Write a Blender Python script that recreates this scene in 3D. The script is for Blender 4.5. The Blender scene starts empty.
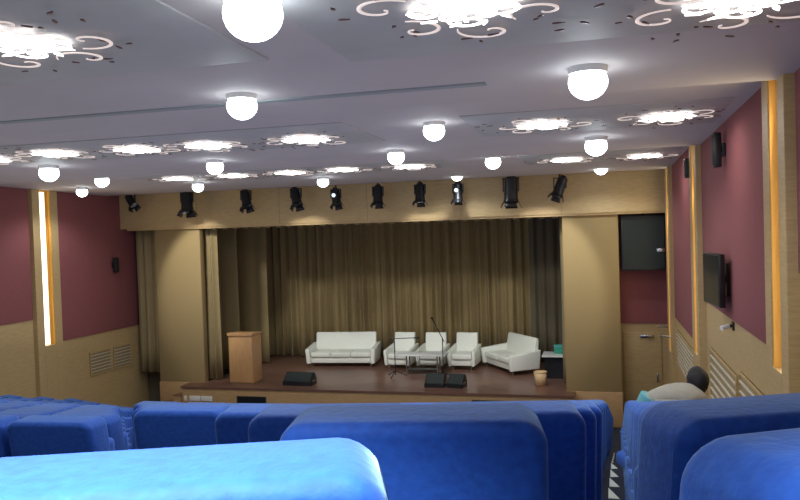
import bpy, bmesh, math, random
from mathutils import Vector, Matrix
random.seed(7)
sc = bpy.context.scene
PI = math.pi
# ------------------------------------------------------------------ camera
EYE = Vector((0, 0, 4.75)); FPX = 780.0
yaw, pitch, roll = math.radians(15.35), math.radians(-1.54), math.radians(1.83)
F = Vector((-math.sin(yaw)*math.cos(pitch), math.cos(yaw)*math.cos(pitch), math.sin(pitch)))
R0v = Vector((math.cos(yaw), math.sin(yaw), 0)); U0v = R0v.cross(F)
RV = R0v*math.cos(roll) - U0v*math.sin(roll); UV = U0v*math.cos(roll) + R0v*math.sin(roll)
cam = bpy.data.cameras.new('camera'); camo = bpy.data.objects.new('camera', cam)
sc.collection.objects.link(camo); sc.camera = camo
m = Matrix((RV, UV, -F)).transposed().to_4x4(); m.translation = EYE
camo.matrix_world = m
cam.sensor_width = 36; cam.lens = FPX/800*36; cam.clip_start = .05; cam.clip_end = 200
# ------------------------------------------------------------------ world, exposure, big lights
w = bpy.data.worlds.new('world'); sc.world = w; w.use_nodes = True
w.node_tree.nodes['Background'].inputs[0].default_value = (.90, .95, 1.0, 1)
w.node_tree.nodes['Background'].inputs[1].default_value = 0.9
sc.view_settings.view_transform = 'Standard'; sc.view_settings.look = 'None'
sc.view_settings.exposure = 0.0; sc.view_settings.gamma = 1; sc.view_settings.use_curve_mapping = False
def lamp(kind, name, loc, energy, color, aim=None, **kw):
    d = bpy.data.lights.new(name, kind); d.energy = energy; d.color = color
    for k, v in kw.items(): setattr(d, k, v)
    o = bpy.data.objects.new(name, d); sc.collection.objects.link(o); o.location = loc
    if aim is not None: o.rotation_euler = (Vector(aim)-Vector(loc)).to_track_quat('-Z', 'Y').to_euler()
    return o
lamp('AREA', 'ceiling_fill', (-5.9, 9.0, 3.35), 190, (.96, .96, .97), aim=(-5.9, 10.6, 12), shape='RECTANGLE', size=13.0, size_y=16.0)  # added fill light facing up to brighten the ceiling, not a hall lamp
DOWN_W = 62.0; ORN_W = 9.0; STRIP_W = 10.0
COOL = (.93, .98, 1.0); WARM = (1.0, .72, .36)

# ------------------------------------------------------------------ helpers
COL = sc.collection
def ray(px, py): return F*FPX + RV*(px-400) - UV*(py-250)
def at_y(px, py, Y):
    d = ray(px, py); return EYE + d*((Y-EYE.y)/d.y)
def at_z(px, py, Z):
    d = ray(px, py); return EYE + d*((Z-EYE.z)/d.z)
def at_r(px, py, off=0):
    d = ray(px, py); th = math.radians(1.1); n = Vector((math.cos(th), math.sin(th), 0)); P0 = Vector((1.20, 18.5, 0))-n*off
    return EYE + d*((P0-EYE).dot(n)/d.dot(n))
def at_x(px, py, X):
    d = ray(px, py); return EYE + d*((X-EYE.x)/d.x)
def mat(name, col, rough=.6, metal=0, noise=None, col2=None, bump=0, emit=None, es=0, sheen=0, stretch=(1,1,1), coat=0, spec=None):
    m = bpy.data.materials.new(name); m.use_nodes = True; nt = m.node_tree; b = nt.nodes['Principled BSDF']
    b.inputs['Base Color'].default_value = (*col, 1); b.inputs['Roughness'].default_value = rough
    b.inputs['Metallic'].default_value = metal
    if spec is not None: b.inputs['Specular IOR Level'].default_value = spec
    if sheen:
        b.inputs['Sheen Weight'].default_value = sheen; b.inputs['Sheen Roughness'].default_value = .4
        b.inputs['Sheen Tint'].default_value = (.45, .75, 1, 1)
    if coat: b.inputs['Coat Weight'].default_value = coat
    if emit:
        b.inputs['Emission Color'].default_value = (*emit, 1); b.inputs['Emission Strength'].default_value = es
    if noise:
        tc = nt.nodes.new('ShaderNodeTexCoord'); mp = nt.nodes.new('ShaderNodeMapping'); mp.inputs['Scale'].default_value = stretch
        n = nt.nodes.new('ShaderNodeTexNoise'); n.inputs['Scale'].default_value = noise; n.inputs['Detail'].default_value = 5
        nt.links.new(tc.outputs['Object'], mp.inputs[0]); nt.links.new(mp.outputs[0], n.inputs['Vector'])
        if col2:
            cr = nt.nodes.new('ShaderNodeValToRGB'); cr.color_ramp.elements[0].position = .3; cr.color_ramp.elements[1].position = .7
            cr.color_ramp.elements[0].color = (*col, 1); cr.color_ramp.elements[1].color = (*col2, 1)
            nt.links.new(n.outputs[0], cr.inputs[0]); nt.links.new(cr.outputs[0], b.inputs['Base Color'])
        if bump:
            bp = nt.nodes.new('ShaderNodeBump'); bp.inputs['Strength'].default_value = bump; bp.inputs['Distance'].default_value = .01
            nt.links.new(n.outputs[0], bp.inputs['Height']); nt.links.new(bp.outputs[0], b.inputs['Normal'])
    return m
M = dict(
  velvet = mat('blue_velvet', (.010,.075,.42), .75, noise=45, col2=(.015,.108,.54), bump=.25, sheen=.5),
  velvet_side = mat('blue_velvet_piping', (.012,.09,.50), .7, sheen=.6, noise=60, bump=.1),
  black = mat('black_plastic', (.012,.013,.016), .35, noise=80, bump=.05),
  blackm = mat('black_painted_metal', (.02,.022,.026), .3, .3, noise=60, bump=.05),
  grille = mat('speaker_grille', (.008,.016,.016), .6, noise=300, bump=.4),
  wood = mat('wood_veneer', (.47,.33,.155), .5, noise=6, col2=(.56,.41,.20), stretch=(1,1,9), bump=.05),
  wood_d = mat('wood_lectern', (.52,.29,.12), .45, noise=5, col2=(.60,.35,.16), stretch=(9,9,1), bump=.05),
  wood_s = mat('wood_stage_front', (.44,.28,.13), .5, noise=6, col2=(.52,.34,.17), stretch=(1,1,9), bump=.05),
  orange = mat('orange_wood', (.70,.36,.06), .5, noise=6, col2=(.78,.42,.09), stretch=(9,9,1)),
  red = mat('maroon_fabric', (.25,.078,.082), .9, noise=30, col2=(.285,.09,.094), bump=.2),
  gold = mat('tan_fabric_panel', (.31,.225,.10), .85, noise=40, col2=(.35,.26,.12), bump=.15),
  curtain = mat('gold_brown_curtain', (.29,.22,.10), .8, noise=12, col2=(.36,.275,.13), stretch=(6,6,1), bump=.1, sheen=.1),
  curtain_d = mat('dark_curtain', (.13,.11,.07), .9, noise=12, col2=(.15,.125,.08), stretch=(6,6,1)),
  ceil = mat('ceiling_paint', (.50,.45,.455), .8, noise=1.2, col2=(.54,.485,.49)),
  ceilp = mat('ceiling_panel', (.41,.40,.405), .6, noise=3, col2=(.45,.44,.445)),
  groove = mat('dark_groove', (.30,.33,.34), .7, noise=8, bump=.05),
  carpet = mat('dark_carpet', (.012,.016,.03), .95, noise=60, col2=(.02,.028,.05), bump=.3),
  stage = mat('stage_floor', (.16,.080,.060), .3, noise=3, col2=(.21,.115,.085), stretch=(1,8,1), bump=.02),
  leather = mat('white_leather', (.80,.84,.77), .45, noise=25, col2=(.86,.90,.83), bump=.08),
  chrome = mat('chrome', (.55,.57,.58), .25, 1, noise=50, bump=.02),
  white = mat('white_laminate', (.72,.76,.75), .4, noise=20, bump=.02),
  whitep = mat('white_paint', (.8,.8,.78), .5, noise=20, bump=.02),
  green = mat('green_box', (.03,.32,.22), .5, noise=9, col2=(.05,.40,.28)),
  tan = mat('tan_bin', (.66,.46,.24), .5, noise=14, col2=(.72,.52,.29)),
  skin = mat('skin', (.30,.16,.10), .6, noise=20, bump=.05),
  hair = mat('black_hair', (.006,.006,.008), .7, noise=90, bump=.5),
  shirt = mat('grey_shirt', (.30,.29,.25), .85, noise=12, col2=(.36,.35,.30), bump=.2),
  teal = mat('teal_cloth', (.14,.42,.48), .85, noise=20, bump=.1),
  trouser = mat('dark_trousers', (.02,.022,.03), .9, noise=20, bump=.1),
  screen = mat('tv_screen', (.012,.02,.03), .12, coat=.5, noise=3, bump=0),
  marker = mat('white_step_marker', (.62,.70,.62), .6, noise=30, bump=.05),
  vent = mat('vent_metal', (.66,.62,.50), .5, .2, noise=20, bump=.05),
  ventb = mat('vent_backing', (.33,.25,.13), .8, noise=10),
  lampglow = mat('downlight_glow', (.9,.9,.9), .4, emit=(.86,.97,1.0), es=9, noise=5),
  scroll = mat('backlit_scroll', (.9,.9,.9), .4, emit=(1,.95,.90), es=4.5, noise=5),
  scroll2 = mat('backlit_scroll_edge', (.8,.75,.72), .4, emit=(1,.80,.72), es=.55, noise=5),
  speck = mat('dark_red_cutout', (.14,.06,.06), .3, noise=20),
  led = mat('led_strip', (.9,.9,.8), .4, emit=(1,.93,.66), es=2.2, noise=5),
  lens = mat('lamp_lens', (.5,.6,.65), .08, .6, noise=5),
  glint_glow = mat('painted_glint', (.7,.8,.85), .1, emit=(.8,.95,1), es=1.0, noise=5),  # glow painted in for a glint, the spotlights are not lit
)
def bx(bm, x0, x1, y0, y1, z0, z1, bev=0, seg=2):
    r = bmesh.ops.create_cube(bm, size=1)['verts']
    for v in r:
        v.co = Vector((x0+(v.co.x+.5)*(x1-x0), y0+(v.co.y+.5)*(y1-y0), z0+(v.co.z+.5)*(z1-z0)))
    if bev:
        e = {e for v in r for e in v.link_edges}
        bmesh.ops.bevel(bm, geom=list(e), offset=bev, segments=seg, affect='EDGES', profile=.5, clamp_overlap=True)
def cyl(bm, a, b, r1, r2=None, seg=14, caps=True):
    a = Vector(a); b = Vector(b); r2 = r1 if r2 is None else r2
    q = (b-a).to_track_quat('Z', 'Y'); L = (b-a).length
    mm = Matrix.Translation((a+b)/2) @ q.to_matrix().to_4x4()
    bmesh.ops.create_cone(bm, cap_ends=caps, segments=seg, radius1=r1, radius2=r2, depth=L, matrix=mm)
def prism(bm, pts, axis, a, b, bev=0, seg=2):
    """closed 2-D outline extruded along an axis from a to b"""
    def P(u, v, t):
        return {'y': (u, t, v), 'x': (t, u, v), 'z': (u, v, t)}[axis]
    va = [bm.verts.new(P(u, v, a)) for u, v in pts]; vb = [bm.verts.new(P(u, v, b)) for u, v in pts]
    fa = bm.faces.new(va); fb = bm.faces.new(vb[::-1]); n = len(pts); fs = [fa, fb]
    for i in range(n): fs.append(bm.faces.new((va[i], vb[i], vb[(i+1) % n], va[(i+1) % n])))
    bmesh.ops.recalc_face_normals(bm, faces=fs)
    if bev:
        bmesh.ops.bevel(bm, geom=list(set(fa.edges) | set(fb.edges)), offset=bev, segments=seg, affect='EDGES', profile=.5)
def rrect(x0, x1, z0, z1, r, n=6, low=True):
    pts = []
    rl = r if low else .01
    for cx, cz, a0, rr in ((x1-r, z1-r, 0, r), (x0+r, z1-r, 90, r), (x0+rl, z0+rl, 180, rl), (x1-rl, z0+rl, 270, rl)):
        for k in range(n+1):
            a = math.radians(a0+90*k/n); pts.append((cx+rr*math.cos(a), cz+rr*math.sin(a)))
    return pts
def obj(name, bm, m, parent=None, smooth=True, rot=None):
    me = bpy.data.meshes.new(name); bm.normal_update(); bm.to_mesh(me); bm.free()
    me.materials.append(m)
    if smooth:
        me.polygons.foreach_set('use_smooth', [True]*len(me.polygons))
        try: me.set_sharp_from_angle(angle=math.radians(38))
        except Exception: pass
    o = bpy.data.objects.new(name, me); COL.objects.link(o)
    if parent: o.parent = parent
    return o
def B(): return bmesh.new()
def box(name, m, parent, *a, bev=0): 
    b = B(); bx(b, *a, bev=bev); return obj(name, b, m, parent)
def tag(o, label, cat, group=None):
    o['label'] = label; o['category'] = cat
    if group: o['group'] = group
    return o
def thing(name, label, cat, loc=(0,0,0), rz=0, group=None):
    o = bpy.data.objects.new(name, None); o.empty_display_size = .2; COL.objects.link(o)
    o.location = loc; o.rotation_euler = (0,0,rz); return tag(o, label, cat, group)
def struct(o): o['kind'] = 'structure'; return o
def copy_tree(o, parent=None):
    c = o.copy(); COL.objects.link(c)
    if parent: c.parent = parent
    for ch in list(o.children): copy_tree(ch, c)
    return c

# ------------------------------------------------------------------ dimensions
XL, XR = -12.95, 1.20
TH = math.radians(1.1); PIV = Vector((XR, 18.5, 0))     # the right wall splays outwards towards the back of the hall
def splay(o): o.matrix_world = Matrix.Translation(PIV) @ Matrix.Rotation(TH, 4, 'Z') @ Matrix.Translation(-PIV) @ o.matrix_world
YF = 18.45           # proscenium fascia
ZC = 6.0             # highest ceiling level
STG = .82
C0 = Vector((-5.9, 30)); RC = C0.length
STEPS = [-4.2, 1.4, 7.0, 12.6, 17.9]
def ceil_z(Y):
    for a, b in zip(STEPS, STEPS[1:]+[23.5]):
        if a <= Y < b: return ZC - .13*(Y-a)/5.6
    return ZC
def arcY(X, s):
    r = RC - s; return C0.y - math.sqrt(max(r*r-(X-C0.x)**2, 0))
def drop(s): return .015 + .226*min(s, 9) + .28*max(s-9, 0)
def row_s(n): return .9*n + .05
def row_z(n): return max(0, EYE.z - drop(row_s(n)) - .92)

# ------------------------------------------------------------------ floor
bm = B(); NX = 16; xs = [XL-.3+(XR+1.1-XL)*i/NX for i in range(NX+1)]
lines = []   # (s, z)
lines.append((-6, row_z(-1))); 
for n in range(-1, 17):
    se = row_s(n+1) - .25
    lines.append((se, row_z(n))); lines.append((se, row_z(n+1)))
vrows = [[bm.verts.new((x, arcY(x, s), z)) for x in xs] for s, z in lines]
vrows.append([bm.verts.new((x, 25.0, 0)) for x in xs])
for a, b in zip(vrows, vrows[1:]):
    for i in range(NX): bm.faces.new((a[i], a[i+1], b[i+1], b[i]))
vr = vrows[0]
bmesh.ops.recalc_face_normals(bm, faces=bm.faces[:])
struct(obj('floor', bm, M['carpet'], smooth=False))
# ------------------------------------------------------------------ ceiling: overlapping bays that dip towards the stage
bm = B()
for a, b in zip(STEPS, STEPS[1:]+[23.5]):
    z1 = ZC - .13
    if a > 17: b = YF+.3; z1 = ZC-.02
    prism(bm, [(a, ZC), (b, z1), (b, ZC+.2), (a, ZC+.2)], 'x', XL-.2, XR+.8)
struct(obj('ceiling', bm, M['ceil'], smooth=False))
b = B(); p0 = at_z(-60, 115, 5.87); p1 = at_z(481, 80, 5.87)
bx(b, p0.x, p1.x, 6.16, 6.26, ceil_z(6.2)-.012, ceil_z(6.2)+.03)
struct(obj('trim_1', b, M['groove']))
b = B(); bx(b, -11, -6.2, 6.1, 6.16, ceil_z(6.2)-.012, ceil_z(6.2)+.03)
# ------------------------------------------------------------------ side walls: stepped wainscot + maroon fabric bays + lit pilasters
def side_wall(name, X, sgn, bays, pil):
    before = set(COL.objects)
    b = B(); bx(b, min(X, X+sgn*.2), max(X, X+sgn*.2), -4.2, 24, -.1, ZC+.2)
    wall = struct(obj(name, b, M['wood'], smooth=False))
    for y0, y1, zb in bays:
        x0, x1 = sorted((X-sgn*.03, X+sgn*.02))
        box('fabric_panel', M['red'], wall, x0, x1, y0, y1, zb, ZC+.05, bev=.008)
    for k, (yc, zb) in enumerate(pil):
        t = B()
        for s in (-1, 1):
            y0, y1 = sorted((yc+s*.18, yc+s*.42)); x0, x1 = sorted((X-sgn*.11, X+sgn*.02))
            bx(t, x0, x1, y0, y1, 0, ZC+.05, bev=.006)
        x0, x1 = sorted((X-sgn*.11, X+sgn*.02)); bx(t, x0, x1, yc-.18, yc+.18, 0, zb)
        tr = struct(obj('trim_%d' % (2+k+(3 if sgn < 0 else 0)), t, M['wood'], smooth=False))
        tr.parent = None
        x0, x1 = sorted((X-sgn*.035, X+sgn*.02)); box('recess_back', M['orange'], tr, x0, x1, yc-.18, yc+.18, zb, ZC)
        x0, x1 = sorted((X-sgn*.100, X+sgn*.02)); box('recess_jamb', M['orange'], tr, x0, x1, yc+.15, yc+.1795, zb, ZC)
        x0, x1 = sorted((X-sgn*.05, X-sgn*.03)); box('light_strip', M['led'], tr, x0, x1, yc-.16, yc+.05, zb+.01, ZC-.12)
        lz = (zb+ZC)/2
        o = lamp('AREA', 'pilaster_light', (X-sgn*.12, yc, lz), STRIP_W, (1,.80,.46), aim=(X-sgn*3, yc, lz+.2), shape='RECTANGLE', size=.12, size_y=1.8)
        o.parent = None
    if sgn > 0:
        for o in set(COL.objects)-before:
            if o.parent is None: bpy.context.view_layer.update(); splay(o)
side_wall('wall_left', XL, -1, [(-4, 3.9, 4.6), (4.8, 9.3, 4.1), (10.2, 15.02, 2.93), (15.92, 19.6, 2.30)], [(4.35, 3.6), (9.75, 3.0), (15.47, 2.28)])
side_wall('wall_right', XR, 1, [(-4, 6.75, 4.3), (7.63, 12.5, 3.54), (13.35, 17.2, 2.72), (18.05, 18.9, 2.35)], [(7.19, 3.45), (12.92, 2.65), (17.62, 1.95)])
# ------------------------------------------------------------------ front: fascia, columns, stage
LINT = 4.98
b = B(); bx(b, XL-.1, XR+.1, YF, YF+.35, LINT, ZC+.2); 
fas = struct(obj('wall_front', b, M['wood'], smooth=False))
b = B(); bx(b, XL+.2, XR, YF+.05, YF+.3, LINT-.05, LINT+.01); obj('lower_edge_trim', b, M['wood'], fas)
for k in range(1, 6):
    X = XL + (XR-XL)*k/6; b = B(); bx(b, X-.006, X+.006, YF-.003, YF+.01, LINT+.01, ZC-.02); obj('panel_seam', b, M['ventb'], fas)
YCOL = 18.6
lx0, lx1 = at_y(157, 300, YCOL).x, at_y(202, 300, YCOL).x
rx0, rx1 = at_y(564, 300, YCOL).x, at_y(620, 300, YCOL).x
colf = []
for nm, x0, x1 in (('column', lx0, lx1), ('column', rx0, rx1)):
    b = B(); bx(b, x0, x1, YCOL, YCOL+.22, STG, LINT+.02, bev=.02)
    c = struct(obj(nm, b, M['gold'])); colf.append(c)
    b = B(); bx(b, x0-.01, x1+.01, YCOL-.02, YCOL+.22, -.02, STG, bev=.01); obj('base', b, M['wood_s'], c)
# stage house shell
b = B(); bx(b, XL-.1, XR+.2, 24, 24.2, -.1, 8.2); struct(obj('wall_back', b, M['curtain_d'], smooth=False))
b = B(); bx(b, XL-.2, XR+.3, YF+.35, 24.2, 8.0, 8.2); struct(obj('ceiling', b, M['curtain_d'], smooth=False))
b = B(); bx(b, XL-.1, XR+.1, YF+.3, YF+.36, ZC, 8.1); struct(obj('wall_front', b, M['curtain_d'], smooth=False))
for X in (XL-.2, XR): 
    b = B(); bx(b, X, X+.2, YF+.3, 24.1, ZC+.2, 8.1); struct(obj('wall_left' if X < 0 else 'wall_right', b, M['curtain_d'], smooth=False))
YS = 18.1
sx0, sx1 = at_y(182, 388, YS).x, at_y(573, 394, YS).x
b = B(); bx(b, lx1+.0, rx0-.0, YCOL-.05, 23.9, -.02, STG-.05); bx(b, sx0, sx1, YS, YCOL-.03, -.02, STG-.05)
stg = struct(obj('stage', b, M['wood_s'], smooth=False))
b = B(); bx(b, sx0-.03, sx1+.03, YS-.03, YCOL-.025, STG-.05, STG); bx(b, lx1+.005, rx0-.005, YCOL-.03, 23.9, STG-.05, STG)
obj('stage_deck', b, M['stage'], stg, smooth=False)
for xa, sg in ((sx0, -1), (sx1, 1)):
    b = B()
    for k in range(3):
        x0, x1 = sorted((xa+sg*.04, xa+sg*(.04+.30*(3-k)*.8))); bx(b, x0, x1, YS+.02, YCOL-.03, -.02, .18*(k+1))
    st = struct(obj('stage_steps', b, M['wood_s'], smooth=False))
    b = B()
    for k in range(3):
        x0, x1 = sorted((xa+sg*.04, xa+sg*(.05+.30*(3-k)*.8))); bx(b, x0, x1, YS+.01, YCOL-.03, .18*(k+1), .18*(k+1)+.015)
    obj('tread', b, M['stage'], st, smooth=False)
# right recess: maroon bay over a wooden door
YR = 19.3
b = B(); bx(b, rx1-.3, XR+.1, YR, YR+.15, -.02, 8); wr = struct(obj('wall_recess', b, M['wood'], smooth=False))
box('fabric_panel', M['red'], wr, rx1-.3, XR-.01, YR-.03, YR+.01, 2.33, LINT+.4)
b = B(); bx(b, rx1+.06, rx1+.92, YR-.045, YR-.002, 0, 2.12, bev=.008); d = struct(obj('door_1', b, M['wood']))
b = B(); bx(b, rx1+.80, rx1+.84, YR-.10, YR-.045, .95, 1.15, bev=.006); obj('door_handle', b, M['chrome'], d)
b = B(); bx(b, rx1+.45, rx1+.75, YR-.10, YR-.045, 2.0, 2.07, bev=.008); obj('door_closer', b, M['chrome'], d)
# left recess back wall
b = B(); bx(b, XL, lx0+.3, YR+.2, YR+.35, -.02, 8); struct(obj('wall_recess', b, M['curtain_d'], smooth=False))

# ------------------------------------------------------------------ curtains
def curtain(name, label, x0, x1, Y, z0, z1, amp=.07, pitch=.26, m='curtain', seed=1, th=.012, group=None):
    r = random.Random(seed); n = max(8, int((x1-x0)/.022)); bm = B(); ph = r.random()*6; nz = 6
    rows = []
    for j in range(nz+1):
        t = j/nz; z = z0+(z1-z0)*t; a = amp*(1.0-.55*t); row = []
        for i in range(n+1):
            x = x0+(x1-x0)*i/n; q = (x-x0)/pitch*2*PI
            y = a*(math.sin(q+ph+.9*math.sin(q*.23+seed))+.35*math.sin(q*.47+ph*2)+.22*math.sin(q*2.1+seed))
            row.append(bm.verts.new((x+.01*math.sin(t*3+q*.3), Y+y, z)))
        rows.append(row)
    for a, b in zip(rows, rows[1:]):
        for i in range(n): bm.faces.new((a[i], a[i+1], b[i+1], b[i]))
    o = obj(name, bm, M[m]); md = o.modifiers.new('s', 'SOLIDIFY'); md.thickness = th
    tag(o, label, 'curtain', group); return o
curtain('stage_curtain', 'wide gold-brown pleated curtain hanging across the back of the stage', at_y(262, 300, 22.9).x, at_y(592, 300, 22.9).x, 22.9, STG+.02, 7.2, amp=.10, pitch=.30, seed=3)
curtain('stage_curtain', 'narrow pleated curtain hanging left of the left column, beside the maroon wall', XL+.12, lx0+.06, 18.98, 1.0, LINT+.1, amp=.06, pitch=.3, seed=5)
curtain('stage_curtain', 'narrow gold pleated curtain hanging just inside the left column', lx1-.05, at_y(219, 300, 19.0).x, 19.0, STG+.02, LINT+.3, amp=.06, pitch=.22, seed=6)
curtain('stage_curtain', 'thin gold curtain edge hanging just inside the right column', at_y(561, 300, 19.5).x, rx0+.2, 19.5, STG+.02, LINT+.3, amp=.05, pitch=.2, seed=8)
curtain('wing_curtain', 'flat wing drape behind the lectern, nearest the left column', at_y(212, 300, 20.4).x-.4, at_y(239, 300, 20.4).x, 20.4, STG+.02, 6.6, amp=.015, pitch=.8, seed=9)
curtain('wing_curtain', 'flat wing drape behind the lectern, beside the back curtain', at_y(232, 300, 21.6).x-.4, at_y(268, 300, 21.6).x, 21.6, STG+.02, 6.6, amp=.02, pitch=.7, seed=10)
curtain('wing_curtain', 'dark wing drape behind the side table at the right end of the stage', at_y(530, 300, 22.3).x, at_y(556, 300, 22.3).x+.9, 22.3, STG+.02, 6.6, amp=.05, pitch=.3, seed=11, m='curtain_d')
b = B(); 
n = 60
for i in range(n):
    x0 = lx1+.1+(rx0-lx1-.2)*i/n; x1 = lx1+.1+(rx0-lx1-.2)*(i+1)/n
    bx(b, x0+.01, x1-.01, YF+.36, YF+.39, LINT-.06-.03*(i % 2), LINT+.2)
tag(obj('pelmet', b, M['curtain']), 'scalloped gold pelmet strip under the lower edge of the fascia beam', 'pelmet')

# ------------------------------------------------------------------ ceiling ornaments
def spiral(bm, cx, cy, r0, turns, a0, wd, z0, z1, hand=1, grow=1.0, n=40):
    pts = []
    for k in range(n+1):
        t = k/n; a = a0+hand*turns*2*PI*t; r = r0*(1-t)**grow*.95+r0*.05
        pts.append((cx+r*math.cos(a), cy+r*math.sin(a), wd*(.15+math.sin(PI*min(1, t*1.15+.02))**.7*.85) if t < .87 else wd*.5))
    prev = None
    for k in range(n):
        (x0, y0, w0), (x1, y1, w1) = pts[k], pts[k+1]
        dx, dy = x1-x0, y1-y0; L = math.hypot(dx, dy) or 1; nx, ny = -dy/L, dx/L
        if prev is None: prev = (bm.verts.new((x0+nx*w0, y0+ny*w0, z0)), bm.verts.new((x0-nx*w0, y0-ny*w0, z0)))
        cur = (bm.verts.new((x1+nx*w1, y1+ny*w1, z0)), bm.verts.new((x1-nx*w1, y1-ny*w1, z0)))
        bm.faces.new((prev[0], prev[1], cur[1], cur[0])); prev = cur
def drop_shape(bm, cx, cy, L, wd, a, z):
    c, s = math.cos(a), math.sin(a); vs = []
    for k in range(12):
        t = 2*PI*k/12; u = L*.5*math.cos(t); v = wd*.5*math.sin(t)*(1-.7*math.cos(t))*.8
        vs.append(bm.verts.new((cx+u*c-v*s, cy+u*s+v*c, z)))
    bm.faces.new(vs)
def thick(o, t=.006): md = o.modifiers.new('s', 'SOLIDIFY'); md.thickness = t; md.offset = 0
for k, (x0, x1, yy) in enumerate(((-4.6, -2.2, 4.0), (-1.7, 1.15, 4.25), (-9.3, -2.9, 9.15), (-1.6, 1.2, 9.3), (-9.4, -2.9, 14.3), (-1.6, 1.15, 14.65))):
    b = B(); bx(b, x0, x1, yy-.85, yy+.85, -.012, .05, bev=.002)
    o = struct(obj('trim_%d' % (8+k), b, M['ceilp'])); o.location = (0, 0, 0)
    bmz = ceil_z(yy); o.matrix_world = Matrix.Translation((0, yy, bmz)) @ Matrix.Rotation(-.0232, 4, 'X') @ Matrix.Translation((0, -yy, 0))
def make_ornament():
    t = thing('ceiling_ornament', 'x', 'ceiling light', group='backlit scroll ceiling lights')
    b = B(); cyl(b, (0,0,-.02), (0,0,.03), .10, .10, 20); obj('hub', b, M['scroll'], t)
    r = random.Random(4); SC = .66
    for k in range(8):
        a = 2*PI*k/8+.3; R = (.20 if k % 2 else .30)*SC; b = B()
        spiral(b, R*math.cos(a), R*math.sin(a), (.15 if k % 2 else .19)*SC, 1.3, a+PI*.8, .019*SC, -.03, 0, 1 if k % 2 else -1)
        thick(obj('scroll', b, M['scroll'], t))
    for k in range(10):
        a = 2*PI*k/10; b = B(); drop_shape(b, .40*SC*math.cos(a), .40*SC*math.sin(a), .15*SC, .06*SC, a+.5, -.03); thick(obj('petal', b, M['scroll'], t))
    for k in range(6):
        a = 2*PI*k/6+.1; b = B(); spiral(b, .43*math.cos(a), .43*math.sin(a), .19, .9, a+2.2, .011, -.03, 0, 1 if k % 2 else -1, n=26)
        thick(obj('outer_scroll', b, M['scroll2'], t))
    for k in range(22):
        a = r.random()*2*PI; R = .42+.36*r.random(); b = B(); drop_shape(b, R*math.cos(a), R*math.sin(a), .03+.05*r.random(), .026, r.random()*6, -.03)
        thick(obj('cutout', b, M['speck'], t))
    return t
def on_ceiling(px, py):
    z = 5.94
    for _ in range(6):
        p = at_z(px, py, z); z = ceil_z(p.y)
    return p, z
orn = [
 (18, 38, 'large backlit scroll ceiling light at the upper left corner'),
 (463, 2, 'large backlit scroll ceiling light above the middle of the hall, cut by the top edge'),
 (742, -6, 'backlit scroll ceiling light at the upper right corner beside the right wall'),
 (-12, 157, 'scroll ceiling light cut by the left edge of the view'),
 (55, 151, 'scroll ceiling light nearest the lit left pilaster'),
 (137, 147, 'scroll ceiling light above the left fabric wall, second in its row from the left'),
 (208, 143, 'scroll ceiling light just left of the middle, above a round downlight'),
 (306, 137, 'scroll ceiling light left of the bright downlight in mid ceiling'),
 (542, 122, 'scroll ceiling light below the large round downlight on the right'),
 (667, 114, 'scroll ceiling light nearest the right wall in the middle row'),
 (178, 177, 'small far scroll ceiling light, leftmost of the row near the stage'),
 (233, 174, 'small far scroll ceiling light, second from left in the row near the stage'),
 (290, 171, 'small far scroll ceiling light, third from left in the row near the stage'),
 (343, 168, 'small far scroll ceiling light, fourth from left in the row near the stage'),
 (410, 165, 'small far scroll ceiling light beside a downlight above the stage centre'),
 (567, 158, 'small far scroll ceiling light below two downlights right of centre'),
 (645, 154, 'small far scroll ceiling light, rightmost of the row near the stage')]
proto = make_ornament()
for i, (px, py, lab) in enumerate(orn):
    o = proto if i == 0 else copy_tree(proto)
    p, z = on_ceiling(px, py)
    o.location = (p.x, p.y, z-.016); o.rotation_euler = (-.0232, 0, 0); o['label'] = lab
    for c in o.children:
        if not c.name.startswith('hub'):
            c.rotation_euler = (0, 0, i*1.3)
    lamp('AREA', 'ornament_light', (p.x, p.y, z-.10), ORN_W, (1, .94, .90), aim=(p.x, p.y, 0), shape='DISK', size=.8)
# ------------------------------------------------------------------ downlights
def make_down():
    t = thing('downlight', 'x', 'downlight', group='round ceiling downlights')
    b = B(); cyl(b, (0,0,-.03), (0,0,.04), .12, .13, 28); obj('housing', b, M['whitep'], t)
    b = B(); bmesh.ops.create_uvsphere(b, u_segments=24, v_segments=14, radius=.125, matrix=Matrix.Translation((0,0,-.09))); obj('glare_globe', b, M['lampglow'], t)  # globe shape imitates the round glare of the lamp
    return t
dl = [
 (253, 14, 1.2, 'largest round downlight, glaring at the top left of centre'),
 (242, 106, 1.0, 'round downlight directly below the largest one'),
 (588, 82, 1.15, 'large round downlight on the right half of the ceiling'),
 (434, 131, 1.0, 'round downlight right of centre in mid ceiling'),
 (396, 157, 1.0, 'round downlight beside the far scroll light above the stage centre'),
 (215, 167, 1.05, 'round downlight between two far scroll lights on the left'),
 (198, 187, 1.0, 'small round downlight above the second stage spotlight from the left'),
 (323, 182, 1.0, 'small round downlight above the spotlights left of centre'),
 (457, 176, 1.0, 'small round downlight right above a glinting spotlight'),
 (493, 162, 1.1, 'round downlight right of centre near the stage'),
 (596, 146, 1.2, 'upper of the two round downlights near the right wall'),
 (601, 169, 1.1, 'lower of the two round downlights near the right wall'),
 (49, 173, 1.2, 'round downlight just above the lit left pilaster'),
 (102, 181, 1.1, 'round downlight above the left fabric wall near the fascia'),
 (82, 192, 1.0, 'round downlight touching the top of the left fabric wall')]
proto = make_down()
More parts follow.
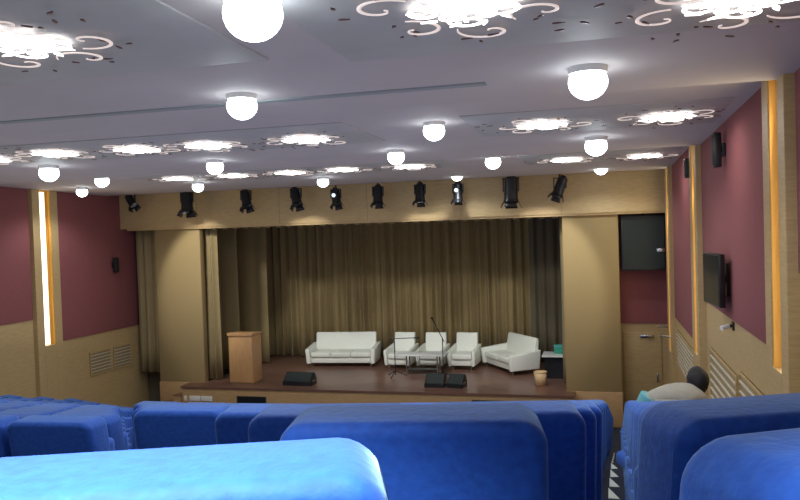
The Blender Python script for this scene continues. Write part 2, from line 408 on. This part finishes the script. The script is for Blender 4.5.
for i, (px, py, s, lab) in enumerate(dl):
    o = proto if i == 0 else copy_tree(proto)
    p, z = on_ceiling(px, py); p = at_z(px, py, z-.08*s)
    o.location = (p.x, p.y, z); o.scale = (s, s, s*.9); o['label'] = lab
    lamp('SPOT', 'downlight_beam', (p.x, p.y, z-.26), DOWN_W, COOL, aim=(p.x, p.y, 0), spot_size=2.75, spot_blend=.5, shadow_soft_size=.12)
# the lamps of the rear bays, over and behind the camera; two strong ones added to brighten the nearest seats
for x, y, wt, cone, lab in ((-9, .3, DOWN_W, 2.75, 'round downlight over the left rear rows, ahead of the last one'), (-9, -2.6, DOWN_W, 2.75, 'rearmost round downlight on the left'),
        (-5.2, .3, DOWN_W, 2.75, 'round downlight over the middle rear rows'), (-5.2, -2.6, DOWN_W, 2.75, 'rearmost round downlight in the middle'),
        (-.62, .35, 430, 1.0, 'added strong downlight directly over the cyan-lit seat back'), (.62, .05, 300, 1.0, 'added strong downlight directly over the bottom right seat back'), (-.9, -2.6, DOWN_W, 2.75, 'rearmost round downlight beside the right wall')):
    o = copy_tree(proto); o.location = (x, y, ceil_z(y)); o.scale = (1,1,1); o['label'] = lab
    lamp('SPOT', 'downlight_beam', (x, y, ceil_z(y)-.26), wt, COOL, aim=(x, y+.4, 4.4) if cone < 2 else (x, y, 0), spot_size=cone, spot_blend=.6, shadow_soft_size=.12)

for x in (-10.4, -7.4, -4.4, -1.6):  # added spots without fixtures, put in to brighten the stage
    lamp('SPOT', 'stage_fill', (x, 16.3, 5.75), 300, (1.0, .97, .90), aim=(x-.1, 22.2, .5), spot_size=.90, spot_blend=.30, shadow_soft_size=.15)
# ------------------------------------------------------------------ stage spotlights under the ceiling edge
def spot_fixture(px, py, tilt, pan, size, lab, glint=False):
    p = at_y(px, py, 17.95); zc = ceil_z(17.95)
    t = thing('stage_spotlight', lab, 'spotlight', (p.x, p.y, p.z), 0, 'black stage spotlights along the fascia')
    k = size
    b = B(); cyl(b, (0,0,.20*k), (0,0,zc-p.z+.005), .022, seg=10); bx(b, -.07, .07, -.07, .07, zc-p.z-.03, zc-p.z+.005, bev=.006); obj('mount', b, M['blackm'], t)
    b = B(); 
    for s in (-1, 1): bx(b, s*.135*k-.012, s*.135*k+.012, -.03, .03, -.03*k, .21*k, bev=.004)
    bx(b, -.147*k, .147*k, -.03, .03, .19*k, .215*k, bev=.004); obj('yoke', b, M['blackm'], t)
    d = Vector((math.sin(pan)*math.cos(tilt), -math.cos(pan)*math.cos(tilt)*.6, -math.sin(tilt))).normalized()
    b = B(); cyl(b, -d*.20*k, d*.16*k, .115*k, .12*k, 20); cyl(b, d*.16*k, d*.22*k, .125*k, .135*k, 20, caps=False); cyl(b, -d*.27*k, -d*.20*k, .06*k, .105*k, 16)
    obj('body', b, M['black'], t)
    b = B(); cyl(b, d*.16*k, d*.175*k, .11*k, seg=20); obj('lens', b, M['lens'], t)
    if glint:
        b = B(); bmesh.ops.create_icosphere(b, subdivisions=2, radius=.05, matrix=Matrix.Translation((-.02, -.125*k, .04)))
        obj('glint_ball', b, M['glint_glow'], t)  # small glowing ball stands in for the glint on the fixture
    for a in range(4):
        b = B(); q = d.orthogonal().normalized(); q.rotate(Matrix.Rotation(a*PI/2+.7, 3, d)); e = d.cross(q).normalized()
        b.faces.new([b.verts.new(d*.21*k+q*.13*k+e*.09*k), b.verts.new(d*.21*k+q*.13*k-e*.09*k), b.verts.new(d*.31*k+q*.18*k-e*.11*k), b.verts.new(d*.31*k+q*.18*k+e*.11*k)])
        thick(obj('barn_door', b, M['blackm'], t), .008)
for a in [
 (131, 201, .75, .9, .85, 'black stage spotlight at the far left end, tilted over the maroon wall'),
 (187, 201, 1.25, .3, 1.25, 'large black stage spotlight pointing down above the left column'),
 (246, 199, 1.0, .5, 1.0, 'black stage spotlight above the left edge of the stage opening'),
 (296, 197, 1.0, .5, 1.0, 'black stage spotlight above the left sofa'),
 (336, 197, 1.05, .4, .9, 'black stage spotlight with bright glint, left of centre', True),
 (378, 195, 1.2, .1, .95, 'black stage spotlight above the middle of the stage'),
 (420, 193, 1.15, .1, .95, 'black stage spotlight above the armchairs'),
 (458, 192, 1.3, .0, .9, 'black stage spotlight with bright glint, right of centre', True),
 (511, 190, 1.45, -.1, 1.3, 'large black stage spotlight pointing down above the right sofa'),
 (560, 187, 1.0, -.6, 1.0, 'black stage spotlight above the right column, tilted left')]: spot_fixture(*a)

# ------------------------------------------------------------------ stage furniture
def facing(px): return 0
FLOORC = lambda px, py: at_z(px, py, STG)
def leather_seat(name, label, cat, p, rz, W, back_h=.80, group=None, D=.85, aw=.13):
    t = thing(name, label, cat, (p.x, p.y, STG), rz, group)     # faces local -Y
    h = W/2
    b = B(); bx(b, -h+aw*.5, h-aw*.5, -D+.08, -.02, .12, .30, bev=.02); obj('frame', b, M['leather'], t)
    n = 1 if W < 1.2 else (2 if W < 1.9 else 3); cw = (W-2*aw)/n
    for k in range(n):
        x0 = -h+aw+cw*k; b = B(); bx(b, x0+.004, x0+cw-.004, -D+.02, -.17, .29, .44, bev=.04, seg=4); obj('seat_cushion', b, M['leather'], t)
    b = B()
    prism(b, [(-.26,.30),(-.18,.30+.02),(-.06, back_h-.03),(-.03, back_h),(.03, back_h),(.05, back_h-.05),(.0,.14),(-.22,.14)], 'x', -h+aw*.75, h-aw*.75, bev=.025, seg=3)
    obj('backrest', b, M['leather'], t)
    for s in (-1, 1):
        b = B(); x0, x1 = sorted((s*(h-aw), s*h))
        prism(b, [(-D,.12),(0.0,.12),(.03,.62),(-.25,.60),(-D-.02,.54),(-D-.04,.48)], 'x', x0, x1, bev=.03, seg=3)
        # flare outwards
        for v in b.verts: v.co.x += s*.05*max(0, v.co.z-.12)
        obj('armrest', b, M['leather'], t)
    for sx in (-1, 1):
        for y in (-D+.1, -.1):
            b = B(); cyl(b, (sx*(h-.12), y, 0), (sx*(h-.12), y, .13), .018, .024, 10); obj('leg', b, M['chrome'], t)
    return t
p = at_z(346, 361, STG); leather_seat('sofa', 'long white leather sofa on the left side of the stage', 'sofa', Vector((at_y(347.5,360,21.9).x, 21.9, 0)), .09, 2.02, back_h=.92)
for px, lab in ((406, 'white leather armchair beside the left sofa, leftmost of three'), (437, 'white leather armchair in the middle, behind the low table'), (468, 'white leather armchair nearest the right sofa')):
    leather_seat('armchair', lab, 'armchair', Vector((at_y(px, 355, 21.75).x, 21.75, 0)), -.04, .75, group='white leather armchairs on the stage', back_h=.94, aw=.095)
leather_seat('sofa', 'white leather sofa turned sideways at the right end of the armchairs', 'sofa', Vector((at_y(541, 370, 20.6).x-.53, 21.4, 0)), -.95, 1.72, back_h=.92)
# low table
YT = 20.3; tp = at_y(423, 353, YT)
t = thing('coffee_table', 'low white table in front of the armchairs', 'table', (tp.x, YT, STG), .02)
b = B(); bx(b, -.72, .66, -.30, .30, .53, .57, bev=.012); obj('tabletop', b, M['white'], t)
for sx in (-.42, .42):
    for sy in (-.18, .18):
        b = B(); cyl(b, (sx, sy, 0), (sx, sy, .535), .02, seg=10); obj('leg', b, M['chrome'], t)
b = B(); bx(b, -.4, .4, -.14, .14, .13, .15, bev=.005); obj('lower_shelf', b, M['blackm'], t)
# two floor bags/boxes under the table
def mic_stand(px, Y, h, boom, lab):
    p = at_y(px, 360, Y); t = thing('microphone_stand', lab, 'microphone stand', (p.x, Y, STG), 0)
    b = B(); cyl(b, (0,0,.05), (0,0,h), .013, seg=10); obj('pole', b, M['blackm'], t)
    for k in range(3):
        a = k*2*PI/3+.4; b = B(); cyl(b, (0,0,.16), (.30*math.cos(a), .30*math.sin(a), .012), .011, seg=8); obj('leg', b, M['blackm'], t)
    b = B(); e = Vector(boom); s = Vector((0,0,h)); cyl(b, s-e*.25, s+e, .011, seg=8); obj('boom', b, M['blackm'], t)
    b = B(); q = s+e; dd = e.normalized(); cyl(b, q, q+dd*.12, .017, .02, 12); bmesh.ops.create_icosphere(b, subdivisions=2, radius=.034, matrix=Matrix.Translation(q+dd*.14)); obj('microphone', b, M['black'], t)
mic_stand(395, 19.9, 1.02, (.52, 0, .02), 'microphone stand with level boom left of the low table')
mic_stand(443, 19.8, 1.05, (-.20, .0, .40), 'microphone stand with raised boom at the right of the low table')
# floor monitors
def monitor(px, py, W, rz, lab, D=.42, H=.30):
    p = at_z(px, py, STG); t = thing('stage_monitor', lab, 'monitor speaker', (p.x, p.y+.02, STG), rz, 'wedge floor monitors')
    b = B(); prism(b, [(0,0),(D,0),(D,H*.45),(D*.78,H),(D*.6,H),(0,H*.28)], 'x', -W/2, W/2, bev=.012); obj('cabinet', b, M['black'], t)
    b = B(); prism(b, [(.01,H*.28+.012),(D*.58,H+.004),(D*.58,H+.012),(.0,H*.28+.022)], 'x', -W/2+.03, W/2-.03); obj('grille', b, M['grille'], t)
    for s in (-1, 1):
        b = B(); bx(b, s*(W/2)-.006, s*(W/2)+.006, D*.35, D*.65, H*.3, H*.42, bev=.003); obj('handle', b, M['chrome'], t)
monitor(296, 386, .78, -.05, 'black wedge floor monitor beside the lectern')
monitor(434, 388, .50, .0, 'black wedge floor monitor at the stage edge, left one of the touching pair')
monitor(453.5, 388.5, .40, -.2, 'black wedge floor monitor at the stage edge, right one of the touching pair', D=.4)
# lectern
p = at_z(245, 383, STG)
t = thing('lectern', 'tan wooden lectern standing at the left of the stage', 'lectern', (at_y(246.5,383,18.72).x, 18.72, STG), .0)
b = B(); bx(b, -.335, .335, -.28, .28, .05, 1.28, bev=.012); obj('body', b, M['wood_d'], t)
b = B(); bx(b, -.30, .30, -.24, .24, 0, .055); obj('plinth', b, M['ventb'], t)
b = B(); prism(b, [(-.31,1.28),(.31,1.28),(.31,1.31),(-.31,1.36)], 'x', -.36, .36, bev=.008); obj('top', b, M['wood_d'], t)
# side table with green box
pt = at_y(556.5, 357, 20.3)
t = thing('side_table', 'small white table between the right sofa and the right column', 'table', (pt.x+.02, 20.3, STG), 0)
b = B(); bx(b, -.37, .37, -.36, .36, .56, .60, bev=.01); obj('tabletop', b, M['white'], t)
b = B(); bx(b, -.30, .34, -.24, .28, .0, .565); obj('cabinet', b, M['black'], t)
b = B(); bx(b, -.17, .17, -.12, .12, 0, .22, bev=.02); bb = obj('box_body', b, M['green'])
t2 = thing('green_box', 'green box standing on the small white table', 'box', (at_y(561,352,20.4).x, 20.4, STG+.60), .1); bb.parent = t2
b = B(); bx(b, -.178, .178, -.128, .128, .17, .215, bev=.01); obj('lid', b, M['teal'], t2)
# bin
pb = at_z(540, 387, STG)
t = thing('waste_bin', 'tan waste bin at the stage edge before the right sofa', 'bin', (pb.x, pb.y+.16, STG), 0)
b = B(); cyl(b, (0,0,0), (0,0,.34), .12, .155, 24, caps=False); bmesh.ops.create_circle(b, cap_ends=True, segments=24, radius=.12, matrix=Matrix.Translation((0,0,.006))); o = obj('bucket', b, M['tan'], t); thick(o, .01)
b = B(); 
for k in range(24):
    a0, a1 = k*PI/12, (k+1)*PI/12; cyl(b, (.158*math.cos(a0), .158*math.sin(a0), .34), (.158*math.cos(a1), .158*math.sin(a1), .34), .012, seg=6)
obj('rim', b, M['tan'], t)
# stage-front openings and white strips
for x0, x1, y0, y1, lab in ((237,266,396,406,'dark rectangular opening in the stage front below the lectern'), (472,504,400,407,'dark rectangular opening in the stage front below the armchairs')):
    a = at_y(x0, y0, YS); c = at_y(x1, y0, YS); e = at_y(x0, y1, YS)
    t = thing('stage_vent', lab, 'vent', ((a.x+c.x)/2, YS, e.z), 0, 'stage front openings'); W = (c.x-a.x)/2; H = a.z-e.z
    b = B(); bx(b, -W, W, -.006, .004, 0, H); obj('opening', b, M['black'], t)
    b = B(); bx(b, -W-.02, W+.02, -.012, 0, H, H+.02); bx(b, -W-.02, -W, -.012, 0, 0, H); bx(b, W, W+.02, -.012, 0, 0, H); obj('frame', b, M['ventb'], t)
def plate(px0, px1, py, segs, lab):
    a = at_y(px0, py, YS); c = at_y(px1, py, YS); t = thing('sign_strip', lab, 'sign', (a.x, YS, a.z), 0, 'white strips on the stage front'); L = c.x-a.x
    for u0, u1 in segs:
        b = B(); bx(b, L*u0, L*u1, -.012, -.0005, -.13, 0, bev=.003); obj('plate', b, M['whitep'], t)
plate(184, 212, 395.5, [(0,.10),(.2,.58),(.61,1)], 'white strip plate on the stage front near the left steps')
plate(533, 566, 402, [(0,.36),(.40,.80),(.88,1)], 'white strip plate on the stage front near the right steps')

# ------------------------------------------------------------------ wall mounted things
pL = at_y(642, 240, 18.95)
t = thing('loudspeaker', 'big black loudspeaker hung in the dark gap right of the right column', 'loudspeaker', (pL.x+.03, 18.98, 3.62), 0)
b = B(); bx(b, -.50, .48, -.25, .25, 0, 1.28, bev=.02); obj('cabinet', b, M['black'], t)
b = B(); bx(b, -.46, .44, -.262, -.25, .04, 1.24); obj('grille', b, M['grille'], t)
b = B(); bx(b, .28, .46, -.285, -.255, .42, .50, bev=.008); obj('badge', b, M['chrome'], t)
b = B(); bx(b, -.05, .05, -.05, .05, 1.27, 1.44); obj('bracket', b, M['blackm'], t)
def wall_speaker(px, py, X, sg, H, lab, m='black'):
    p = at_x(px, py, X) if sg < 0 else at_r(px, py, .10)+Vector((.07,0,0)); t = thing('wall_speaker', lab, 'speaker', (p.x, p.y, p.z), TH if sg > 0 else 0, 'small wall speakers')
    b = B(); x0, x1 = sorted((-sg*.05, -sg*.14)); bx(b, x0, x1, -.08, .08, -H/2, H/2, bev=.015); c = obj('cabinet', b, M[m], t)
    b = B(); x0, x1 = sorted((-sg*.135, -sg*.147)); bx(b, x0, x1, -.06, .06, -H/2+.03, H/2-.03); obj('grille', b, M['grille'], t)
    b = B(); x0, x1 = sorted((sg*.0, -sg*.06)); bx(b, x0, x1, -.03, .03, -.03, .03); bx(b, *sorted((0, -sg*.04)), -.06, .06, -.08, .08, bev=.004); obj('bracket', b, M['blackm'], t)
wall_speaker(719, 150, XR-.03, 1, .42, 'black wall speaker high on the right maroon wall, above the television')
wall_speaker(689, 168, XR-.03, 1, .32, 'small dark wall speaker on the right wall, nearest the stage')
wall_speaker(113, 265, XL+.03, -1, .40, 'small dark wall speaker on the left maroon wall near the curtain')
# television
pa = at_r(712.5, 279, .19); pw = at_r(712.5, 279, .19)+Vector((.16, 0, 0))
t = thing('television', 'flat black television on a bracket on the right maroon wall', 'television', (pw.x, pa.y, pa.z), TH)
# panel swings out from the wall and faces back towards the seats
tv = bpy.data.objects.new('panel_arm', None); bpy.data.objects.remove(tv)
rot = Matrix.Rotation(math.radians(-85), 4, 'Z')
def tvbox(name, m, *a, bev=0):
    b = B(); bx(b, *a, bev=bev)
    bmesh.ops.transform(b, matrix=Matrix.Translation((-.16, 0, 0)) @ rot, verts=b.verts[:]); return obj(name, b, M[m], t)
tvbox('case', 'black', -.42, .42, -.02, .05, -.32, .32, bev=.01)
tvbox('screen', 'screen', -.40, .40, -.024, -.018, -.30, .30)
b = B(); bx(b, -.12, .0, -.05, .05, -.05, .05); bx(b, -.03, .0, -.2, .2, -.2, .2); obj('bracket', b, M['blackm'], t)
# small camera under television
p = at_r(725, 326, .1)
t = thing('wall_camera', 'small wall camera with pale housing below the television', 'camera', (p.x+.1, p.y, p.z), TH)
b = B(); cyl(b, (-.06, 0, 0), (-.15, -.05, -.02), .026, .03, 16); obj('housing', b, M['whitep'], t)
b = B(); cyl(b, (-.005, 0, 0), (-.08, 0, 0), .018, seg=12); bx(b, -.02, 0.0, -.05, .05, -.05, .05); obj('bracket', b, M['blackm'], t)
# chrome fittings near door
for (px, py, lab) in ((664, 327, 'upper of two silver wall hooks beside the door at the front right'), (668, 337, 'lower of two silver wall hooks beside the door at the front right')):
    p = at_r(px, py, .15); t = thing('wall_hook', lab, 'hook', (XR, min(p.y, 18.7), p.z), 0, 'silver wall hooks')
    b = B(); cyl(b, (0,0,0), (-.30, 0, .02), .02, seg=10); obj('arm', b, M['chrome'], t)
    b = B(); bx(b, -.03, 0, -.05, .05, -.05, .05, bev=.005); obj('plate', b, M['chrome'], t)
# louvred vents in the wainscot
def vent(X, sg, y0, y1, z0, z1, n, lab, slope=0):
    ym = (y0+y1)/2; t = thing('wall_vent', lab, 'vent', (X+(math.tan(TH)*(18.5-ym) if sg > 0 else 0), ym, z0), TH if sg > 0 else 0, 'louvred vents in the wooden wainscot'); h = (y1-y0)/2; H = z1-z0
    b = B(); bx(b, *sorted((0, -sg*.012)), -h, h, 0, H); obj('backing', b, M['ventb'], t)
    b = B()
    for a in ((-h,h,0,.03),(-h,h,H-.03,H),(-h,-h+.03,.03,H-.03),(h-.03,h,.03,H-.03)): bx(b, *sorted((0, -sg*.03)), *a)
    obj('frame', b, M['wood'], t)
    b = B()
    for k in range(n):
        z = .05+(H-.1)*(k+.5)/n; bx(b, *sorted((-sg*.01, -sg*.035)), -h+.03, h-.03, z-.009, z+.009)
    obj('louvre', b, M['vent'], t)
for (a0, a1, lab) in ((90, 111, 'louvred vent in the left wainscot, nearer the lit pilaster'), (114, 131, 'louvred vent in the left wainscot, nearer the curtain')):
    q0 = at_x(a0, 370, XL); q1 = at_x(a1, 368, XL); vent(XL, -1, q0.y, q1.y, 1.25, 1.85, 6, lab)
vent(XR, 1, 13.6, 17.0, 1.75, 2.5, 8, 'louvred vent in the right wainscot between the two far lit pilasters')
vent(XR, 1, 7.7, 9.6, 2.2, 3.0, 6, 'louvred vent in the right wainscot below the television, right one')
vent(XR, 1, 9.8, 12.0, 2.1, 2.9, 6, 'louvred vent in the right wainscot below the television, left one')

# ------------------------------------------------------------------ auditorium seats
SW = .57
def make_seat():
    t = thing('auditorium_seat', 'x', 'seat', group='blue velvet auditorium seats')
    h = SW/2
    b = B(); prism(b, rrect(-h, h, .30, .92, .06, 6, low=False), 'y', -.145, .075, bev=.034, seg=4)
    for v in b.verts:   # recline, slight puff
        z = v.co.z; v.co.y -= (z-.30)*.16; v.co.y += .0
        v.co.y += .018*math.cos(v.co.x/h*PI/2)*(1 if v.co.y > 0 else -1)*.5
        if z > .80: v.co.z += .012*math.cos(v.co.x/h*PI/2)
    bk = obj('backrest', b, M['velvet'], t)
    b = B(); pts = rrect(-h+.004, h-.004, .34, .912, .058, 6, low=False)
    for k in range(len(pts)-1):
        (u0, v0), (u1, v1) = pts[k], pts[k+1]
        if v0 < .36 and v1 < .36: continue
        f = lambda u, v: (u, -.113-(v-.30)*.16, v)
        cyl(b, f(u0, v0), f(u1, v1), .0045, seg=6)
    obj('piping', b, M['velvet_side'], bk)
    b = B(); bx(b, -h+.06, h-.06, .06, .17, .30, .72, bev=.04, seg=3); obj('seat_cushion', b, M['velvet'], t)   # tipped up
    for s in (-1, 1):
        b = B(); x0, x1 = s*(h-.0)-.025, s*(h-.0)+.025
        x0, x1 = sorted((s*(h-.03), s*(h-.08))); bx(b, x0, x1, -.06, .17, .0, .50, bev=.012); obj('side_panel', b, M['velvet'], t)
        b = B(); bx(b, x0, x1, .02, .19, .502, .54, bev=.012); obj('armrest', b, M['velvet'], t)
    return t
def ordw(n): return ['first','second','third','fourth','fifth','sixth','seventh','eighth','ninth','tenth','eleventh','twelfth','thirteenth','fourteenth','fifteenth','sixteenth','seventeenth','eighteenth'][n-1]
seat0 = make_seat(); used = [False]
def put_seat(x, n, extra=0, lab='', s=None, dz=0, dy=0):
    ss = row_s(n) if s is None else s
    y = arcY(x, ss) + dy; o = seat0 if not used[0] else copy_tree(seat0); used[0] = True
    face = math.atan2(-(C0.x-x), (C0.y-y))   # rotate about z so +Y points to C0
    o.location = (x, y+.13, row_z(n)+dz); o.rotation_euler = (0, 0, face+extra); o['label'] = lab
    return o
PIT = .59
# centre block: (row, left end, right end)
cen = {1: (-.90, -.31), 2: (-.785, -.195), 3: (-1.31, -.13), 4: (-1.87, -.12), 5: (-2.86, -.11)}
for n in range(6, 17):
    Y = row_s(n)
    cen[n] = (-.68*(Y-.42)+(-.07 if n == 6 else .03), -.11)
lef = {}
for n in range(5, 17):
    Y = row_s(n)
    lef[n] = -3.10 if n == 5 else (-3.60 if n == 6 else -.695*(Y-.35)-.05)
cnt = 0
for n, (a, bnd) in cen.items():
    N = max(1, int((bnd-a+.02)/PIT)); pit = (bnd-a)/N if n > 5 else PIT
    for k in range(1, N+1):
        x = bnd-pit*(k-.5)
        if n == 5 and k > 2: x = a+PIT*(N-k+.5)
        lab = 'blue centre block seat, %s from the right aisle, %s row from the camera' % (ordw(k), ordw(n))
        ex = math.radians(11) if n == 1 else 0
        if n == 1: lab = 'bright cyan-lit blue seat back filling the bottom left corner, closest to the camera'
        if n == 2: lab = 'large dark blue seat back in the bottom middle, just ahead of the closest one'
        put_seat(x, n, ex, lab, dz=-.06 if n == 1 else 0, dy=-.03 if n == 2 else 0).scale = (1.07 if n == 2 else 1, 1, 1); cnt += 1
for n, a in lef.items():
    k = 0; x = a - PIT/2
    while x - PIT/2 > max(XL+.25, -.99*row_s(n)-.9):
        k += 1
        lo = put_seat(x, n, 0, 'blue left block seat, %s from the left aisle, %s row from the camera' % (ordw(k), ordw(n))); lo.scale = (1, 1, .92); cnt += 1; x -= PIT
for n in range(1, 16):
    x0 = {1: .005, 2: .0}.get(n, .035)
    lab = 'blue right block seat beside the wall, %s row from the camera' % ordw(n)
    if n == 1: lab = 'bright blue seat back cut by the bottom right corner'
    if n == 2: lab = 'large blue seat back at the right edge, just ahead of the corner one'
    so = put_seat(x0+PIT/2, n, math.radians({1: 17, 2: 11}.get(n, 3)), lab, dz={1: -.035, 2: 0}.get(n, -.02)); cnt += 1
    if n == 6: person_seat = so
print('seats', cnt)
# aisle step markers
for n in range(5, 17):
    sl = row_s(n+1)-.25; x = -.098; y = arcY(x, sl); z = row_z(n)
    b = B(); prism(b, [(0, -.30), (.095, -.30), (0, -.03)], 'z', 0, .006)
    o = obj('step_marker', b, M['marker'], smooth=False); o.location = (x, y, z)
    tag(o, 'white triangular marker on the right aisle step beside the %s row' % ordw(n), 'step marker', 'white triangles on the aisle steps')
for n in range(6, 14):
    ss = row_s(n)+.45; x = -.695*(ss-.42); y = arcY(x, ss); z = row_z(n)
    b = B(); prism(b, [(-.06, -.12), (.06, -.12), (-.06, .08)], 'z', 0, .006)
    o = obj('step_marker', b, M['marker'], smooth=False); o.location = (x, y, z)
    tag(o, 'white triangular marker on the left aisle step beside the %s row' % ordw(n), 'step marker', 'white triangles on the aisle steps')

# ------------------------------------------------------------------ person seated in the right block, bent forward
def skin_mesh(name, pts, edges, rad, m, parent, sub=2, root=0):
    me = bpy.data.meshes.new(name); me.from_pydata([Vector(p) for p in pts], edges, []); me.materials.append(m)
    o = bpy.data.objects.new(name, me); COL.objects.link(o); o.parent = parent
    md = o.modifiers.new('skin', 'SKIN'); md.use_smooth_shade = True
    for i, r in enumerate(rad):
        r = r if isinstance(r, tuple) else (r, r)
        me.skin_vertices[0].data[i].radius = r
    me.skin_vertices[0].data[root].use_root = True
    s = o.modifiers.new('sub', 'SUBSURF'); s.levels = sub; s.render_levels = sub
    return o
n = 6
for ch in list(person_seat.children):
    if ch.name.startswith('seat_cushion'):
        b = B(); bx(b, -SW/2+.06, SW/2-.06, .09, .50, .32, .43, bev=.04, seg=3); me = bpy.data.meshes.new('seat_cushion'); b.to_mesh(me); b.free(); me.materials.append(M['velvet']); ch.data = me
px0 = .40; py0 = arcY(px0, row_s(n)); zf = row_z(n)
P = thing('person', 'person with black hair and grey shirt bending forward in the right block', 'person', (px0, py0+.28, zf), math.radians(10))
pel = (0,0,.545)
pts = [pel, (.01,.05,.67), (.03,.13,.80), (.08,.22,.87), (.18,.30,.86), (.235,.35,.87),
       (-.11,.18,.84), (-.18,.21,.69), (-.13,.38,.60), (-.11,.44,.58),
       (.26,.24,.79), (.30,.32,.65), (.22,.44,.60), (.18,.49,.58),
       (-.11,.02,.53), (-.13,.36,.52), (-.13,.36,.10), (-.13,.44,.045),
       (.11,.02,.53), (.13,.36,.52), (.13,.36,.10), (.13,.44,.045)]
edg = [(0,1),(1,2),(2,3),(3,4),(4,5),(3,6),(6,7),(7,8),(8,9),(3,10),(10,11),(11,12),(12,13),(0,14),(14,15),(15,16),(16,17),(0,18),(18,19),(19,20),(20,21)]
rad = [.10,.075,.075,.065,.046,.048,.045,.042,.034,.028,.045,.042,.034,.028,.085,.06,.045,.035,.085,.06,.045,.035]
body = skin_mesh('body', pts, edg, rad, M['skin'], P)
def fing(base, sgn, par):
    for k in range(4):
        o = Vector(base)+Vector(((k-1.5)*.019, .03, -.01)); L = (.07,.078,.072,.058)[k]
        q = [o, o+Vector((0, L*.5, -.008)), o+Vector((0, L*.85, -.03)), o+Vector((0, L, -.055))]
        skin_mesh('finger', q, [(0,1),(1,2),(2,3)], [.0095,.009,.008,.007], M['skin'], par, sub=1)
    o = Vector(base)+Vector((sgn*.03, .0, -.01)); q = [o, o+Vector((sgn*.025,.03,-.01)), o+Vector((sgn*.02,.06,-.02))]
    skin_mesh('thumb', q, [(0,1),(1,2)], [.012,.010,.008], M['skin'], par, sub=1)
fing((-.11,.45,.58), 1, body); fing((.18,.50,.58), -1, body)
sp = [pts[i] for i in (0,1,2,3)] + [(.17,.29,.865)] + [pts[6], pts[7], (-.15,.30,.64), pts[10], pts[11], (.275,.37,.63)]
skin_mesh('shirt', sp, [(0,1),(1,2),(2,3),(3,4),(3,5),(5,6),(6,7),(3,8),(8,9),(9,10)], [.135,.13,.135,.125,.078,.088,.07,.062,.082,.07,.062], M['shirt'], P)
tr = [pts[i] for i in (0,14,15,16,18,19,20)]
skin_mesh('trousers', tr, [(0,1),(1,2),(2,3),(0,4),(4,5),(5,6)], [(.165,.12),.10,.078,.062,.10,.078,.062], M['trouser'], P)
b = B(); hc = Vector((.27,.40,.905))
bmesh.ops.create_uvsphere(b, u_segments=24, v_segments=16, radius=1, matrix=Matrix.Translation(hc) @ Matrix.Rotation(-.5, 4, 'X') @ Matrix.Diagonal((.070,.088,.105,1)))
bmesh.ops.create_cone(b, cap_ends=True, segments=10, radius1=.016, radius2=.004, depth=.04, matrix=Matrix.Translation(hc+Vector((0,.092,-.045))) @ Matrix.Rotation(-PI/2-.4, 4, 'X'))
for s in (-1, 1):
    bmesh.ops.create_uvsphere(b, u_segments=10, v_segments=8, radius=1, matrix=Matrix.Translation(hc+Vector((s*.071,.01,-.02))) @ Matrix.Diagonal((.012,.02,.032,1)))
hd = obj('head', b, M['skin'], P)
b = B(); bmesh.ops.create_uvsphere(b, u_segments=24, v_segments=18, radius=1, matrix=Matrix.Translation(hc+Vector((0,-.018,.022))) @ Matrix.Rotation(-.5, 4, 'X') @ Matrix.Diagonal((.080,.091,.107,1)))
bmesh.ops.delete(b, geom=[v for v in b.verts if v.co.y > hc.y+.055 and v.co.z < hc.z+.05], context='VERTS')
r = random.Random(2)
for v in b.verts: v.co += Vector((r.uniform(-.004,.004), r.uniform(-.004,.004), r.uniform(-.004,.004)))
obj('hair', b, M['hair'], hd)
for s in (-1, 1):
    b = B(); bmesh.ops.create_uvsphere(b, u_segments=10, v_segments=8, radius=.012, matrix=Matrix.Translation(hc+Vector((s*.027,.076,-.03)))); obj('eye', b, M['whitep'], hd)
b = B(); bmesh.ops.create_uvsphere(b, u_segments=10, v_segments=8, radius=1, matrix=Matrix.Translation(hc+Vector((0,.066,-.082))) @ Matrix.Diagonal((.025,.012,.008,1))); obj('mouth', b, M['red'], hd)
b = B(); cyl(b, Vector((-.115,.18,.84)), Vector((-.185,.21,.69)), .097, .090, 16); obj('sleeve_band', b, M['teal'], P)
